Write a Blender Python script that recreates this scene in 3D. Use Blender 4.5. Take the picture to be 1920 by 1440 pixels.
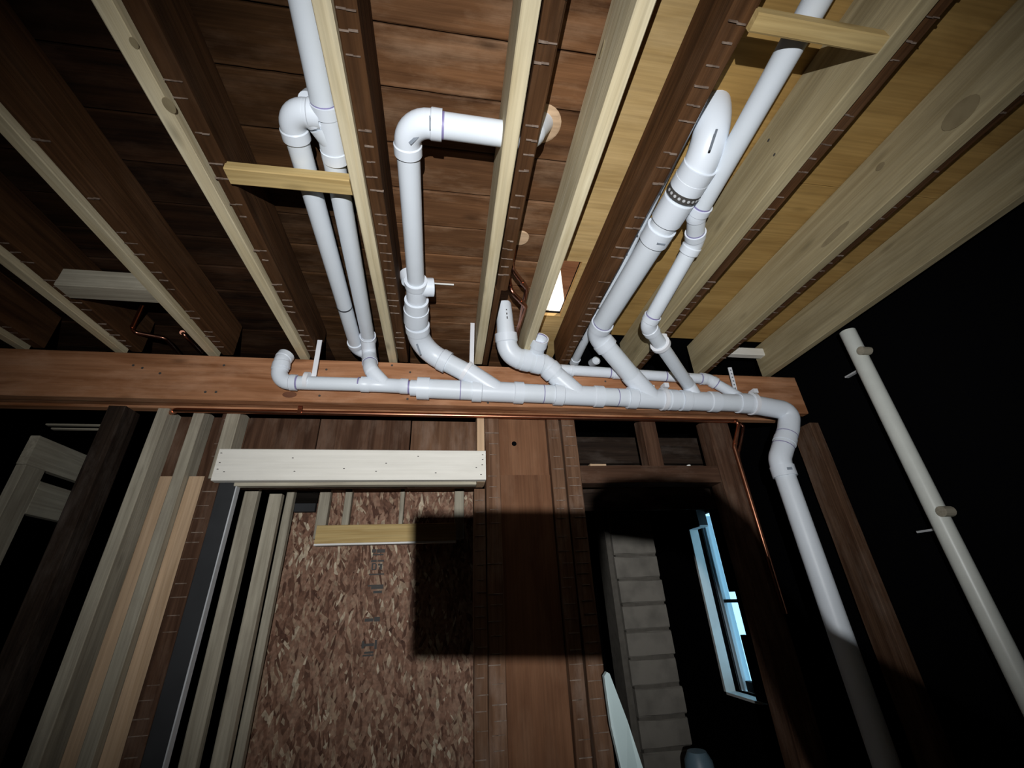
import bpy, math, random
from mathutils import Vector, Matrix
for _o in list(bpy.data.objects): bpy.data.objects.remove(_o)
random.seed(7)
SC = bpy.context.scene
COL = SC.collection
V = Vector

# ------------------------------------------------------------------ camera
F_PX = 784.0
CAM = V((0, 0, 1.5))
def rz(a): return Matrix.Rotation(a, 3, 'Z')
def rx(a): return Matrix.Rotation(a, 3, 'X')
R = rz(math.radians(-9.7)) @ rx(math.radians(117.35)) @ rz(math.radians(-2.7))
cd = bpy.data.cameras.new('camera'); cam = bpy.data.objects.new('camera', cd); COL.objects.link(cam)
cam.matrix_world = Matrix.Translation(CAM) @ R.to_4x4()
cd.sensor_fit = 'HORIZONTAL'; cd.sensor_width = 36; cd.lens = F_PX / 1920 * 36
cd.clip_start = 0.02
SC.camera = cam
def P(px, py, **k):
    """point of the real plane x=, y= or z= that the photograph shows at this pixel"""
    d = R @ V((px - 960, 720 - py, -F_PX))
    (a, v), = k.items(); i = 'xyz'.index(a)
    return CAM + d * ((v - CAM[i]) / d[i])

# ------------------------------------------------------------------ world, lights, exposure
W = bpy.data.worlds.new('sky'); SC.world = W; W.use_nodes = True
bg = W.node_tree.nodes['Background']
bg.inputs[0].default_value = (0.38, 0.70, 0.92, 1); bg.inputs[1].default_value = 1.8
SC.view_settings.view_transform = 'Standard'; SC.view_settings.look = 'None'
SC.view_settings.exposure = 0.0; SC.view_settings.gamma = 1.0
SC.view_settings.use_curve_mapping = False
# the photographer's head lamp, 0.4 m behind the phone
ld = bpy.data.lights.new('head_lamp', 'SPOT'); lo = bpy.data.objects.new('head_lamp', ld); COL.objects.link(lo)
lo.location = CAM + R @ V((0.0, 0.20, 0.33))
ld.energy = 176; ld.color = (0.97, 0.985, 1.0); ld.shadow_soft_size = 0.004
ld.spot_size = math.radians(113); ld.spot_blend = 1.0
lo.rotation_euler = (P(985, 735, y=1.79) - lo.location).to_track_quat('-Z', 'Y').to_euler()
lo.scale = (1.06, 0.76, 1.0)          # the lamp's lens throws a beam wider than tall
# work lamp in the room upstairs, seen only through the hole in the deck
l2 = bpy.data.lights.new('upstairs_lamp', 'POINT'); o2 = bpy.data.objects.new('upstairs_lamp', l2); COL.objects.link(o2)
o2.location = (1.35, 0.95, 3.5); l2.energy = 160; l2.color = (1.0, 0.95, 0.85); l2.shadow_soft_size = 0.08

# ------------------------------------------------------------------ materials
def newmat(name):
    m = bpy.data.materials.new(name); m.use_nodes = True
    nt = m.node_tree; b = nt.nodes['Principled BSDF']
    return m, nt, b
def nd(nt, t, **k):
    n = nt.nodes.new(t)
    for a, v in k.items(): setattr(n, a, v)
    return n
def ramp(nt, stops):
    n = nt.nodes.new('ShaderNodeValToRGB'); e = n.color_ramp.elements
    while len(e) < len(stops): e.new(0.5)
    for i, (p, c) in enumerate(stops):
        e[i].position = p; e[i].color = (c[0], c[1], c[2], 1) if isinstance(c, (tuple, list)) else (c, c, c, 1)
    return n
def objvec(nt, scale):
    tc = nd(nt, 'ShaderNodeTexCoord'); oi = nd(nt, 'ShaderNodeObjectInfo')
    mu = nd(nt, 'ShaderNodeMath', operation='MULTIPLY'); mu.inputs[1].default_value = 37.0
    nt.links.new(oi.outputs['Random'], mu.inputs[0])
    ad = nd(nt, 'ShaderNodeVectorMath', operation='ADD')
    nt.links.new(tc.outputs['Object'], ad.inputs[0]); nt.links.new(mu.outputs[0], ad.inputs[1])
    mp = nd(nt, 'ShaderNodeMapping'); mp.inputs['Scale'].default_value = scale
    nt.links.new(ad.outputs[0], mp.inputs['Vector'])
    return ad, mp, oi
def mixc(nt, fac, a, b, mode='MIX'):
    n = nd(nt, 'ShaderNodeMix', data_type='RGBA', blend_type=mode)
    if isinstance(fac, (int, float)): n.inputs[0].default_value = fac
    else: nt.links.new(fac, n.inputs[0])
    for s, v in ((6, a), (7, b)):
        if isinstance(v, (tuple, list)): n.inputs[s].default_value = (v[0], v[1], v[2], 1)
        else: nt.links.new(v, n.inputs[s])
    return n.outputs[2]
def wood(name, dark, light, rough=0.7, knots=0.0, stain=None, stain_amt=0.0, grain=14, bump=0.25, vary=0.25, spec=0.25, streak=0.80):
    m, nt, b = newmat(name)
    ad, mp, oi = objvec(nt, (1.1, grain, grain))
    n1 = nd(nt, 'ShaderNodeTexNoise'); n1.inputs['Scale'].default_value = 1.6; n1.inputs['Detail'].default_value = 5; n1.inputs['Distortion'].default_value = 1.2
    nt.links.new(mp.outputs[0], n1.inputs['Vector'])
    mp2 = nd(nt, 'ShaderNodeMapping'); mp2.inputs['Scale'].default_value = (2.5, 130, 130); nt.links.new(ad.outputs[0], mp2.inputs['Vector'])
    n2 = nd(nt, 'ShaderNodeTexNoise'); n2.inputs['Scale'].default_value = 1.0; n2.inputs['Detail'].default_value = 3; nt.links.new(mp2.outputs[0], n2.inputs['Vector'])
    r1 = ramp(nt, [(0.3, dark), (0.7, light)]); nt.links.new(n1.outputs['Fac'], r1.inputs[0])
    r2 = ramp(nt, [(0.3, streak), (0.62, 1.0)]); nt.links.new(n2.outputs['Fac'], r2.inputs[0])
    c = mixc(nt, 1.0, r1.outputs[0], r2.outputs[0], 'MULTIPLY')
    if stain:
        n3 = nd(nt, 'ShaderNodeTexNoise'); n3.inputs['Scale'].default_value = 5.0; n3.inputs['Detail'].default_value = 7; n3.inputs['Roughness'].default_value = 0.65
        mp3 = nd(nt, 'ShaderNodeMapping'); mp3.inputs['Scale'].default_value = (0.8, 2.2, 2.2); nt.links.new(ad.outputs[0], mp3.inputs['Vector']); nt.links.new(mp3.outputs[0], n3.inputs['Vector'])
        r3 = ramp(nt, [(0.48, 0.0), (0.72, stain_amt)]); nt.links.new(n3.outputs['Fac'], r3.inputs[0])
        c = mixc(nt, r3.outputs[0], c, stain)
    if knots:
        mpk = nd(nt, 'ShaderNodeMapping'); mpk.inputs['Scale'].default_value = (3.0, 9.0, 9.0); nt.links.new(ad.outputs[0], mpk.inputs['Vector'])
        vo = nd(nt, 'ShaderNodeTexVoronoi'); vo.inputs['Scale'].default_value = 1.0; nt.links.new(mpk.outputs[0], vo.inputs['Vector'])
        rk = ramp(nt, [(0.03, knots), (0.14, 0.0)]); nt.links.new(vo.outputs['Distance'], rk.inputs[0])
        c = mixc(nt, rk.outputs[0], c, tuple(x * 0.35 for x in dark))
    mr = nd(nt, 'ShaderNodeMapRange'); mr.inputs['To Min'].default_value = 1 - vary; mr.inputs['To Max'].default_value = 1 + vary * 0.4
    nt.links.new(oi.outputs['Random'], mr.inputs['Value'])
    c = mixc(nt, 1.0, c, mr.outputs[0], 'MULTIPLY')
    nt.links.new(c, b.inputs['Base Color'])
    b.inputs['Roughness'].default_value = rough; b.inputs['Specular IOR Level'].default_value = spec
    bp = nd(nt, 'ShaderNodeBump'); bp.inputs['Strength'].default_value = bump; bp.inputs['Distance'].default_value = 0.004
    nt.links.new(n2.outputs['Fac'], bp.inputs['Height']); nt.links.new(bp.outputs[0], b.inputs['Normal'])
    return m
def plain(name, col, rough=0.5, metal=0.0, spec=0.5, noise=0.0, nscale=8.0, dark=None, bump=0.0):
    m, nt, b = newmat(name)
    b.inputs['Base Color'].default_value = (*col, 1); b.inputs['Roughness'].default_value = rough
    b.inputs['Metallic'].default_value = metal; b.inputs['Specular IOR Level'].default_value = spec
    if noise:
        ad, mp, oi = objvec(nt, (1, 1, 1))
        n = nd(nt, 'ShaderNodeTexNoise'); n.inputs['Scale'].default_value = nscale; n.inputs['Detail'].default_value = 5
        nt.links.new(mp.outputs[0], n.inputs['Vector'])
        r = ramp(nt, [(0.4, 0.0), (0.75, noise)]); nt.links.new(n.outputs['Fac'], r.inputs[0])
        nt.links.new(mixc(nt, r.outputs[0], col, dark or tuple(x * 0.5 for x in col)), b.inputs['Base Color'])
        if bump:
            bp = nd(nt, 'ShaderNodeBump'); bp.inputs['Strength'].default_value = bump; bp.inputs['Distance'].default_value = 0.003
            nt.links.new(n.outputs['Fac'], bp.inputs['Height']); nt.links.new(bp.outputs[0], b.inputs['Normal'])
    return m
M = {}
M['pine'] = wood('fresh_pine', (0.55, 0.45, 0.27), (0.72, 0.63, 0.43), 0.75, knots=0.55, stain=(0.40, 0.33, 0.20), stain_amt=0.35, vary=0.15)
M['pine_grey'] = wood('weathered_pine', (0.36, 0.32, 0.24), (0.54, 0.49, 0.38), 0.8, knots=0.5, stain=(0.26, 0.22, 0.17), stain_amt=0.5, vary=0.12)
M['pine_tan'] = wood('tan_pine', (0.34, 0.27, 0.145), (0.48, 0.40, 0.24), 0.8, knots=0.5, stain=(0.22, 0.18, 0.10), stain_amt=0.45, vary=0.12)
M['pine_pink'] = wood('reddish_pine', (0.52, 0.35, 0.21), (0.68, 0.48, 0.31), 0.75, vary=0.1)
M['pine_gold'] = wood('golden_pine', (0.48, 0.32, 0.12), (0.66, 0.49, 0.22), 0.75, knots=0.5, vary=0.12)
M['pine_white'] = wood('whitewood', (0.80, 0.77, 0.69), (0.88, 0.85, 0.77), 0.7, streak=0.94, knots=0.15, stain=(0.62, 0.59, 0.52), stain_amt=0.25, vary=0.03, bump=0.1)
M['old'] = wood('old_joist_wood', (0.045, 0.020, 0.008), (0.115, 0.052, 0.021), 0.85, stain=(0.16, 0.09, 0.05), stain_amt=0.3, grain=20, bump=0.5, vary=0.25, spec=0.1)
M['old_mid'] = wood('old_stud_wood', (0.10, 0.050, 0.028), (0.20, 0.11, 0.065), 0.85, stain=(0.30, 0.22, 0.17), stain_amt=0.45, grain=20, bump=0.5, vary=0.2, spec=0.1)
M['old_brown'] = wood('smoked_stud_wood', (0.050, 0.024, 0.014), (0.115, 0.060, 0.036), 0.85, stain=(0.22, 0.15, 0.11), stain_amt=0.45, grain=20, bump=0.5, vary=0.2, spec=0.1)
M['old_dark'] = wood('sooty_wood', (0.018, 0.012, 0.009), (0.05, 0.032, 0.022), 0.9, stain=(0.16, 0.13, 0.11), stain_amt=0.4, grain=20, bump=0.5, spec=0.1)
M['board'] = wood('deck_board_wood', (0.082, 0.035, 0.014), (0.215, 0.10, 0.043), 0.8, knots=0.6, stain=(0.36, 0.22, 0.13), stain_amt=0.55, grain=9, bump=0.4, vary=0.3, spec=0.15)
M['board_dark'] = wood('shaded_deck_wood', (0.010, 0.0045, 0.002), (0.040, 0.017, 0.007), 0.85, stain=(0.09, 0.05, 0.03), stain_amt=0.4, grain=9, bump=0.4, vary=0.3, spec=0.1)  # old dark boards, with weaker lamp light at the left put into the colour
M['board_mid'] = wood('half_shaded_deck_wood', (0.030, 0.013, 0.0045), (0.088, 0.040, 0.015), 0.85, stain=(0.20, 0.115, 0.065), stain_amt=0.4, grain=9, bump=0.4, vary=0.3, spec=0.1)
M['panel'] = wood('brown_panel_wood', (0.15, 0.065, 0.032), (0.25, 0.12, 0.062), 0.8, stain=(0.30, 0.17, 0.10), stain_amt=0.35, grain=6, bump=0.25, vary=0.15, spec=0.15)
M['beam'] = wood('beam_fir', (0.27, 0.105, 0.040), (0.56, 0.27, 0.135), 0.7, knots=0.6, stain=(0.66, 0.38, 0.23), stain_amt=0.5, grain=10, bump=0.2, vary=0.1)
M['ply'] = wood('plywood_veneer', (0.42, 0.27, 0.10), (0.66, 0.46, 0.205), 0.75, knots=0.45, stain=(0.60, 0.44, 0.23), stain_amt=0.35, grain=7, bump=0.2, vary=0.1)
M['ply_dark'] = wood('plywood_tan', (0.36, 0.21, 0.062), (0.52, 0.325, 0.108), 0.75, knots=0.4, grain=6, bump=0.2, vary=0.1)
M['pvc'] = plain('white_pvc', (0.74, 0.79, 0.84), 0.42, spec=0.38, noise=0.12, nscale=20, dark=(0.60, 0.64, 0.68))
M['pvc_fit'] = plain('white_pvc_fitting', (0.76, 0.81, 0.87), 0.36, spec=0.4)
M['pvc_old'] = plain('ivory_pvc', (0.80, 0.82, 0.75), 0.35, noise=0.15, nscale=15)
M['primer'] = plain('violet_primer', (0.24, 0.21, 0.40), 0.5)
M['ink'] = plain('dark_ink', (0.06, 0.055, 0.05), 0.7)
M['ink_grey'] = plain('grey_ink', (0.22, 0.25, 0.29), 0.6)
M['hanger'] = plain('hanger_plastic', (0.84, 0.85, 0.88), 0.35)
M['copper'] = plain('copper', (0.60, 0.26, 0.15), 0.30, metal=1.0, noise=0.5, nscale=14, dark=(0.30, 0.12, 0.07))
M['copper_dark'] = plain('tarnished_copper', (0.38, 0.17, 0.11), 0.28, metal=1.0, noise=0.6, nscale=20, dark=(0.16, 0.08, 0.06))
M['steel'] = plain('galvanised_steel', (0.10, 0.11, 0.13), 0.4, metal=0.6)
M['plaster'] = plain('plaster_ridge', (0.25, 0.19, 0.15), 0.9, spec=0.1, noise=0.95, nscale=45, dark=(0.07, 0.04, 0.025))
M['black'] = plain('near_black', (0.003, 0.003, 0.0035), 0.95, spec=0.02)  # near-black base colour shared by shell walls, upper floor and knothole
M['black_wood'] = wood('black_board_and_dark_gap', (0.006, 0.005, 0.004), (0.014, 0.011, 0.009), 0.95, bump=0.3, spec=0.05)  # black boards, also the shade of a gap put into colour
M['dark_grey'] = plain('dark_grey_board', (0.035, 0.036, 0.038), 0.7, spec=0.2, noise=0.5, nscale=9)
M['edge'] = plain('pale_edge', (0.55, 0.56, 0.57), 0.5)
M['white_paint'] = plain('white_paint', (0.88, 0.88, 0.84), 0.5, noise=0.15, nscale=12)
M['vinyl'] = plain('vinyl_frame', (0.62, 0.74, 0.80), 0.4)
M['blue_paint'] = plain('pale_blue_paint', (0.56, 0.70, 0.70), 0.5, noise=0.15, nscale=10)
M['tarp'] = plain('blue_grey_sheet', (0.10, 0.16, 0.20), 0.45)
M['phone'] = plain('phone_body', (0.03, 0.03, 0.035), 0.3)
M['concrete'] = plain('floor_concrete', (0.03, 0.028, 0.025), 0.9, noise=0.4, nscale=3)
M['block'] = plain('grey_block', (0.19, 0.175, 0.15), 0.95, spec=0.1, noise=0.7, nscale=12, dark=(0.10, 0.092, 0.08), bump=0.6)
M['mortar'] = plain('mortar', (0.11, 0.10, 0.085), 0.95, spec=0.05, noise=0.5, nscale=30)
M['upwhite'] = plain('primed_board_and_glow', (0.85, 0.84, 0.80), 0.7)  # also paints the glow of the ledge edge and the deck slit
def osb():
    m, nt, b = newmat('strand_board')
    tc = nd(nt, 'ShaderNodeTexCoord')
    nz = nd(nt, 'ShaderNodeTexNoise'); nz.inputs['Scale'].default_value = 3.0; nz.inputs['Detail'].default_value = 2; nt.links.new(tc.outputs['Object'], nz.inputs['Vector'])
    cols = []
    for k, (ang, sc) in enumerate(((0.2, (15, 80, 80)), (-0.3, (18, 72, 72)), (0.6, (20, 62, 62)))):
        mp = nd(nt, 'ShaderNodeMapping'); mp.inputs['Rotation'].default_value = (0, 0, ang); mp.inputs['Location'].default_value = (k * 3.1, k * 1.7, 0)
        dv = nd(nt, 'ShaderNodeVectorMath', operation='MULTIPLY_ADD'); dv.inputs[1].default_value = (0.05,) * 3
        nt.links.new(nz.outputs['Color'], dv.inputs[0]); nt.links.new(tc.outputs['Object'], dv.inputs[2])
        nt.links.new(dv.outputs[0], mp.inputs['Vector'])
        m2 = nd(nt, 'ShaderNodeMapping'); m2.inputs['Scale'].default_value = sc; nt.links.new(mp.outputs[0], m2.inputs['Vector'])
        vo = nd(nt, 'ShaderNodeTexVoronoi'); vo.inputs['Scale'].default_value = 1.0; nt.links.new(m2.outputs[0], vo.inputs['Vector'])
        sp = nd(nt, 'ShaderNodeSeparateColor'); nt.links.new(vo.outputs['Color'], sp.inputs[0])
        r = ramp(nt, [(0.0, (0.10, 0.045, 0.028)), (0.35, (0.24, 0.125, 0.08)), (0.7, (0.34, 0.20, 0.135)), (0.93, (0.42, 0.30, 0.20)), (1.0, (0.66, 0.55, 0.40))])
        nt.links.new(sp.outputs[0], r.inputs[0])
        cols.append((r.outputs[0], sp.outputs[1]))
    def sel(x, th):
        n = nd(nt, 'ShaderNodeMath', operation='GREATER_THAN'); n.inputs[1].default_value = th; nt.links.new(x, n.inputs[0]); return n.outputs[0]
    c = mixc(nt, sel(cols[0][1], 0.55), cols[0][0], cols[1][0]); c = mixc(nt, sel(cols[1][1], 0.6), c, cols[2][0])
    n4 = nd(nt, 'ShaderNodeTexNoise'); n4.inputs['Scale'].default_value = 60; nt.links.new(tc.outputs['Object'], n4.inputs['Vector'])
    r4 = ramp(nt, [(0.3, 0.65), (0.65, 1.1)]); nt.links.new(n4.outputs['Fac'], r4.inputs[0])
    c = mixc(nt, 1.0, c, r4.outputs[0], 'MULTIPLY')
    nt.links.new(c, b.inputs['Base Color']); b.inputs['Roughness'].default_value = 0.7; b.inputs['Specular IOR Level'].default_value = 0.2
    bp = nd(nt, 'ShaderNodeBump'); bp.inputs['Strength'].default_value = 0.5; bp.inputs['Distance'].default_value = 0.004
    nt.links.new(c, bp.inputs['Height']); nt.links.new(bp.outputs[0], b.inputs['Normal'])
    return m
M['osb'] = osb()
def glass():
    m, nt, b = newmat('window_glass')
    b.inputs['Base Color'].default_value = (0.9, 0.97, 1, 1); b.inputs['Transmission Weight'].default_value = 1.0
    b.inputs['Roughness'].default_value = 0.0; b.inputs['IOR'].default_value = 1.08
    return m
M['glass'] = glass()

# ------------------------------------------------------------------ mesh helpers
class MB:
    def __init__(s): s.v = []; s.f = []
    def box(s, x0, x1, y0, y1, z0, z1, mat=None):
        i = len(s.v)
        for x in (x0, x1):
            for y in (y0, y1):
                for z in (z0, z1):
                    p = V((x, y, z)); s.v.append(mat @ p if mat else p)
        for q in ((0, 1, 3, 2), (4, 6, 7, 5), (0, 4, 5, 1), (2, 3, 7, 6), (0, 2, 6, 4), (1, 5, 7, 3)): s.f.append([i + k for k in q])
        return s
    def sweep(s, secs, n=24, cap0=True, cap1=True, up=None):
        """secs: list of (point, tangent, radius)"""
        t0 = secs[0][1].normalized()
        u = up or (V((0, 0, 1)) if abs(t0.z) < 0.9 else V((1, 0, 0)))
        u = (u - t0 * u.dot(t0)).normalized(); base = len(s.v); prev = t0
        for p, t, r in secs:
            t = t.normalized()
            ax = prev.cross(t)
            if ax.length > 1e-6: u = Matrix.Rotation(prev.angle(t), 3, ax.normalized()) @ u
            u = (u - t * u.dot(t)).normalized(); w = t.cross(u); prev = t
            for k in range(n):
                a = 2 * math.pi * k / n; s.v.append(p + (u * math.cos(a) + w * math.sin(a)) * r)
        m = len(secs)
        for j in range(m - 1):
            for k in range(n):
                k2 = (k + 1) % n
                s.f.append([base + j * n + k, base + j * n + k2, base + (j + 1) * n + k2, base + (j + 1) * n + k])
        if cap0: s.f.append([base + k for k in range(n)][::-1])
        if cap1: s.f.append([base + (m - 1) * n + k for k in range(n)])
        return s
    def stick(s, L, w, h, ch=0.0025, jit=0.0, seg=None, bow=0.0):
        """length along local x, centred; w along y, h along z"""
        seg = seg or max(1, int(L / 0.18)); c = min(ch, w * 0.3, h * 0.3); base = len(s.v)
        y, z = w / 2, h / 2
        sec = [(y - c, -z), (y, -z + c), (y, z - c), (y - c, z), (-y + c, z), (-y, z - c), (-y, -z + c), (-y + c, -z)]
        ph = random.random() * 6
        for i in range(seg + 1):
            x = -L / 2 + L * i / seg; b = bow * math.sin(ph + x * 2)
            for (a, d) in sec:
                s.v.append(V((x, a + b + random.uniform(-jit, jit), d + random.uniform(-jit, jit))))
        for i in range(seg):
            for k in range(8):
                k2 = (k + 1) % 8
                s.f.append([base + i * 8 + k, base + (i + 1) * 8 + k, base + (i + 1) * 8 + k2, base + i * 8 + k2])
        s.f.append([base + k for k in range(8)]); s.f.append([base + seg * 8 + k for k in range(8)][::-1])
        return s
    def build(s, name, mat, parent=None, origin=None, smooth=False, matrix=None):
        me = bpy.data.meshes.new(name)
        o0 = origin if origin is not None else V((0, 0, 0))
        me.from_pydata([tuple(p - o0) for p in s.v], [], s.f); me.validate(); me.update()
        if mat is not None: me.materials.append(mat)
        if smooth:
            for p in me.polygons: p.use_smooth = True
            me.set_sharp_from_angle(angle=math.radians(38))
        o = bpy.data.objects.new(name, me); COL.objects.link(o)
        if parent: o.parent = parent
        if matrix is not None: o.matrix_basis = matrix
        elif origin is not None and parent is None: o.location = o0
        return o
def tag(o, label=None, cat=None, group=None, kind=None):
    if label: o['label'] = label
    if cat: o['category'] = cat
    if group: o['group'] = group
    if kind: o['kind'] = kind
    return o
def empty(name, loc, label=None, cat=None, group=None, kind=None):
    o = bpy.data.objects.new(name, None); COL.objects.link(o); o.location = loc; o.empty_display_size = 0.1
    return tag(o, label, cat, group, kind)
def frame(p0, p1, wdir):
    x = (p1 - p0).normalized(); y = (wdir - x * wdir.dot(x)).normalized(); z = x.cross(y)
    m = Matrix((x, y, z)).transposed().to_4x4(); m.translation = (p0 + p1) / 2
    return m
def stick(name, p0, p1, w, h, wdir, mat, label=None, cat=None, group=None, parent=None, jit=0.0005, ch=0.0025, seg=None, bow=0.0, kind=None):
    p0, p1 = V(p0), V(p1)
    m = frame(p0, p1, V(wdir))
    if parent: m = Matrix.Translation(-parent.location) @ m
    o = MB().stick((p1 - p0).length, w, h, ch, jit, seg, bow).build(name, M[mat], parent, matrix=m)
    return tag(o, label, cat, group, kind)
def bar(name, x, y, z, axis, mat, **k):
    """axis aligned piece of lumber given by its extents; grain along axis"""
    e = {'x': x, 'y': y, 'z': z}; c = {a: (e[a][0] + e[a][1]) / 2 for a in 'xyz'}; s = {a: e[a][1] - e[a][0] for a in 'xyz'}
    p0 = V([e[a][0] if a == axis else c[a] for a in 'xyz']); p1 = V([e[a][1] if a == axis else c[a] for a in 'xyz'])
    wd = {'x': 'y', 'y': 'x', 'z': 'x'}[axis]; hd = [a for a in 'xyz' if a not in (axis, wd)][0]
    wv = V([1.0 if a == wd else 0.0 for a in 'xyz'])
    return stick(name, p0, p1, s[wd], s[hd], wv, mat, **k)

# ------------------------------------------------------------------ setting: shell
ZJ, ZO, ZC = 2.55, 2.57, 2.74          # new joist bottoms, old joist bottoms, deck underside
YB, YW = 1.79, 1.875                   # beam face, stud wall face
def shell(name, x0, x1, y0, y1, z0, z1, mat):
    return tag(MB().box(x0, x1, y0, y1, z0, z1).build(name, M[mat]), kind='structure')
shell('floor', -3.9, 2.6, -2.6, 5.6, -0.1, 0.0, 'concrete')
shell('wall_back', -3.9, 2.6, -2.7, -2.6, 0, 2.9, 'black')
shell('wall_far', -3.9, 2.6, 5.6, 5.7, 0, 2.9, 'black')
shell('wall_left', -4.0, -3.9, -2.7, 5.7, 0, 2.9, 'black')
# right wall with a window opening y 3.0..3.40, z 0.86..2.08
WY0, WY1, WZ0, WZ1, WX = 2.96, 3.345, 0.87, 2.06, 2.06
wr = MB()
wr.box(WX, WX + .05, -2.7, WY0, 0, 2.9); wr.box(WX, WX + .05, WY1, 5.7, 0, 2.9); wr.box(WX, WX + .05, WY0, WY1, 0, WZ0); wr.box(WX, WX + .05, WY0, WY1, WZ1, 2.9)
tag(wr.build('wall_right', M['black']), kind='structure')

# deck overhead: old boards on the left, plywood on the right
deck = empty('ceiling', (0, 0, ZC), kind='structure')
seams = [-2.6, -1.9, -1.3, -0.85, -0.45, -0.2, 0.09, 0.235, 0.38, 0.527, 0.671, 0.826, 0.981, 1.13, 1.275, 1.43, 1.58, 1.73, 1.88, 2.1, 2.6]
for a, b in zip(seams[:-1], seams[1:]):
    g0 = 0.0035 if abs(b - 1.43) > 1e-6 else 0.005
    dz = random.uniform(0, 0.004)
    for xa_, xb_, m_ in ((-3.9, -0.636, 'board_dark'), (-0.634, -0.23, 'board_mid'), (-0.228, 0.375 + random.uniform(-.005, .005), 'board')):  # wood darkens leftward in steps, painting the lamp's fall-off
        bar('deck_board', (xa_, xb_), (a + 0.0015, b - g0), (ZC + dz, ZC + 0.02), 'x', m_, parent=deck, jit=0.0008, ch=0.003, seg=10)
# plywood sheets, the first one with a rectangular hole
hx0, hx1, hy0, hy1 = 0.40, 0.536, 1.25, 1.625
def sheet(x0, x1, y0, y1, mat):
    bar('plywood_sheet', (x0, x1), (y0, y1), (ZC, ZC + .019), 'x', mat, parent=deck, jit=0, ch=0.001)
sheet(0.388, 0.59, -2.6, hy0, 'ply'); sheet(0.388, 0.59, hy1, 2.6, 'ply'); sheet(hx1, 0.59, hy0, hy1, 'ply')
sheet(0.592, 2.06, -2.6, -0.42, 'ply_dark'); sheet(0.592, 2.06, -0.418, 0.80, 'ply_dark'); sheet(0.592, 2.06, 0.802, 1.76, 'ply_dark')
up = MB()
lx0, lx1, ly0, ly1 = 0.02, 0.125, 1.424, 1.436
Z0u, Z1u = ZC + .0205, ZC + .03
def rects_without(x0, x1, y0, y1, holes):
    xs = sorted({x0, x1, *[h[0] for h in holes], *[h[1] for h in holes]}); ys = sorted({y0, y1, *[h[2] for h in holes], *[h[3] for h in holes]})
    for i in range(len(xs) - 1):
        for j in range(len(ys) - 1):
            cx, cy = (xs[i] + xs[i + 1]) / 2, (ys[j] + ys[j + 1]) / 2
            if not any(h[0] < cx < h[1] and h[2] < cy < h[3] for h in holes): up.box(xs[i], xs[i + 1], ys[j], ys[j + 1], Z0u, Z1u)
rects_without(-3.95, 2.65, -2.7, 5.7, [(0.385, hx1, hy0, hy1), (lx0, lx1, ly0, ly1)])
tag(up.build('floor_upper', M['black']), kind='structure')
# room upstairs
ur = MB()
ur.box(-0.8, 1.6, -0.4, -0.36, 2.78, 4.8); ur.box(-0.8, 1.6, 3.0, 3.04, 2.78, 4.8); ur.box(-0.84, -0.8, -0.4, 3.04, 2.78, 4.8); ur.box(1.6, 1.64, -0.4, 3.04, 2.78, 4.8)
tag(ur.build('wall_upper', M['panel']), kind='structure')
bar('upstairs_board', (0.46, P(1061, 585, y=1.72).x), (1.72, 1.76), (2.80, 4.4), 'z', 'upwhite', label='bright white upright seen through the hole in the plywood', cat='upright')
bar('upstairs_board', (0.36, 0.60), (1.626, 1.66), (2.772, 2.80), 'x', 'upwhite', label='bright white sill along the far edge of the hole in the plywood', cat='sill board')
shell('ceiling_upper', -0.84, 1.64, -0.4, 3.04, 4.8, 4.84, 'board')

# ------------------------------------------------------------------ joists
def new_joist(x0, x1, y0, y1, label, mat='pine', zt=ZC - 0.003):
    return bar('joist', (x0, x1), (y0, y1), (ZJ, zt), 'y', mat, label=label, cat='joist', group='new pine joists overhead', jit=0.0006, bow=0.0015)
def old_joist(x0, x1, y0, y1, label, zb=ZO, marks=True):
    o = bar('old_joist', (x0, x1), (y0, y1), (zb, ZC - 0.003), 'y', 'old', label=label, cat='joist', group='old dark joists overhead', jit=0.0015, ch=0.004, bow=0.002)
    if marks:                                   # ridges of plaster left between the laths
        mb = MB(); y = y0 + 0.2; w = x1 - x0
        L = (y1 - y0)
        while y < y1 - 0.05:
            if random.random() < 0.7:
                a = random.uniform(0.0, 0.35) * w; b = w - random.uniform(0.0, 0.3) * w
                t = random.uniform(0.0022, 0.0042); n = 2
                for i in range(n):
                    u0, u1 = a + (b - a) * i / n, a + (b - a) * (i + 1) / n
                    tt = t * random.uniform(0.6, 1.2); yy = y + random.uniform(-.0015, .0015)
                    mb.box(yy - L / 2 - y0 - tt / 2, yy - L / 2 - y0 + tt / 2, -(u1 - w / 2), -(u0 - w / 2) + .0004, -(ZC - .003 - zb) / 2 - random.uniform(.0015, .004), -(ZC - .003 - zb) / 2 + .002)
            y += random.uniform(0.036, 0.05)
        # local frame of an 'y' bar: x along +Y, y along +X, z = x cross y = -Z  -> flip
        for p in mb.v: p.y = -p.y; p.z = -p.z
        r = mb.build('plaster_ridges', M['plaster'], o); r['kind'] = 'stuff'
    return o
JY0 = -1.2
new_joist(-0.697, -0.658, JY0, 1.83, 'pale new joist running past the left end of the short golden block')
old_joist(-0.656, -0.611, JY0, 1.84, 'old dark joist that carries the left end of the golden block')
new_joist(-1.088, -1.048, JY0, 1.83, 'pale new joist above the dim copper pipes, left of the drains')
old_joist(-1.046, -1.000, JY0, 1.84, 'old dark joist alongside the pale joist above the dim copper pipes')
new_joist(-1.466, -1.428, JY0, 1.83, 'pale new joist one bay left of the dim copper pipes')
old_joist(-1.426, -1.380, JY0, 1.84, 'old dark joist that the left pine block is nailed to')
new_joist(-1.846, -1.808, JY0, 1.83, 'leftmost pale new joist, mostly lost in the dark')
old_joist(-1.806, -1.760, JY0, 1.84, 'leftmost old dark joist, lost in the dark')
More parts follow.
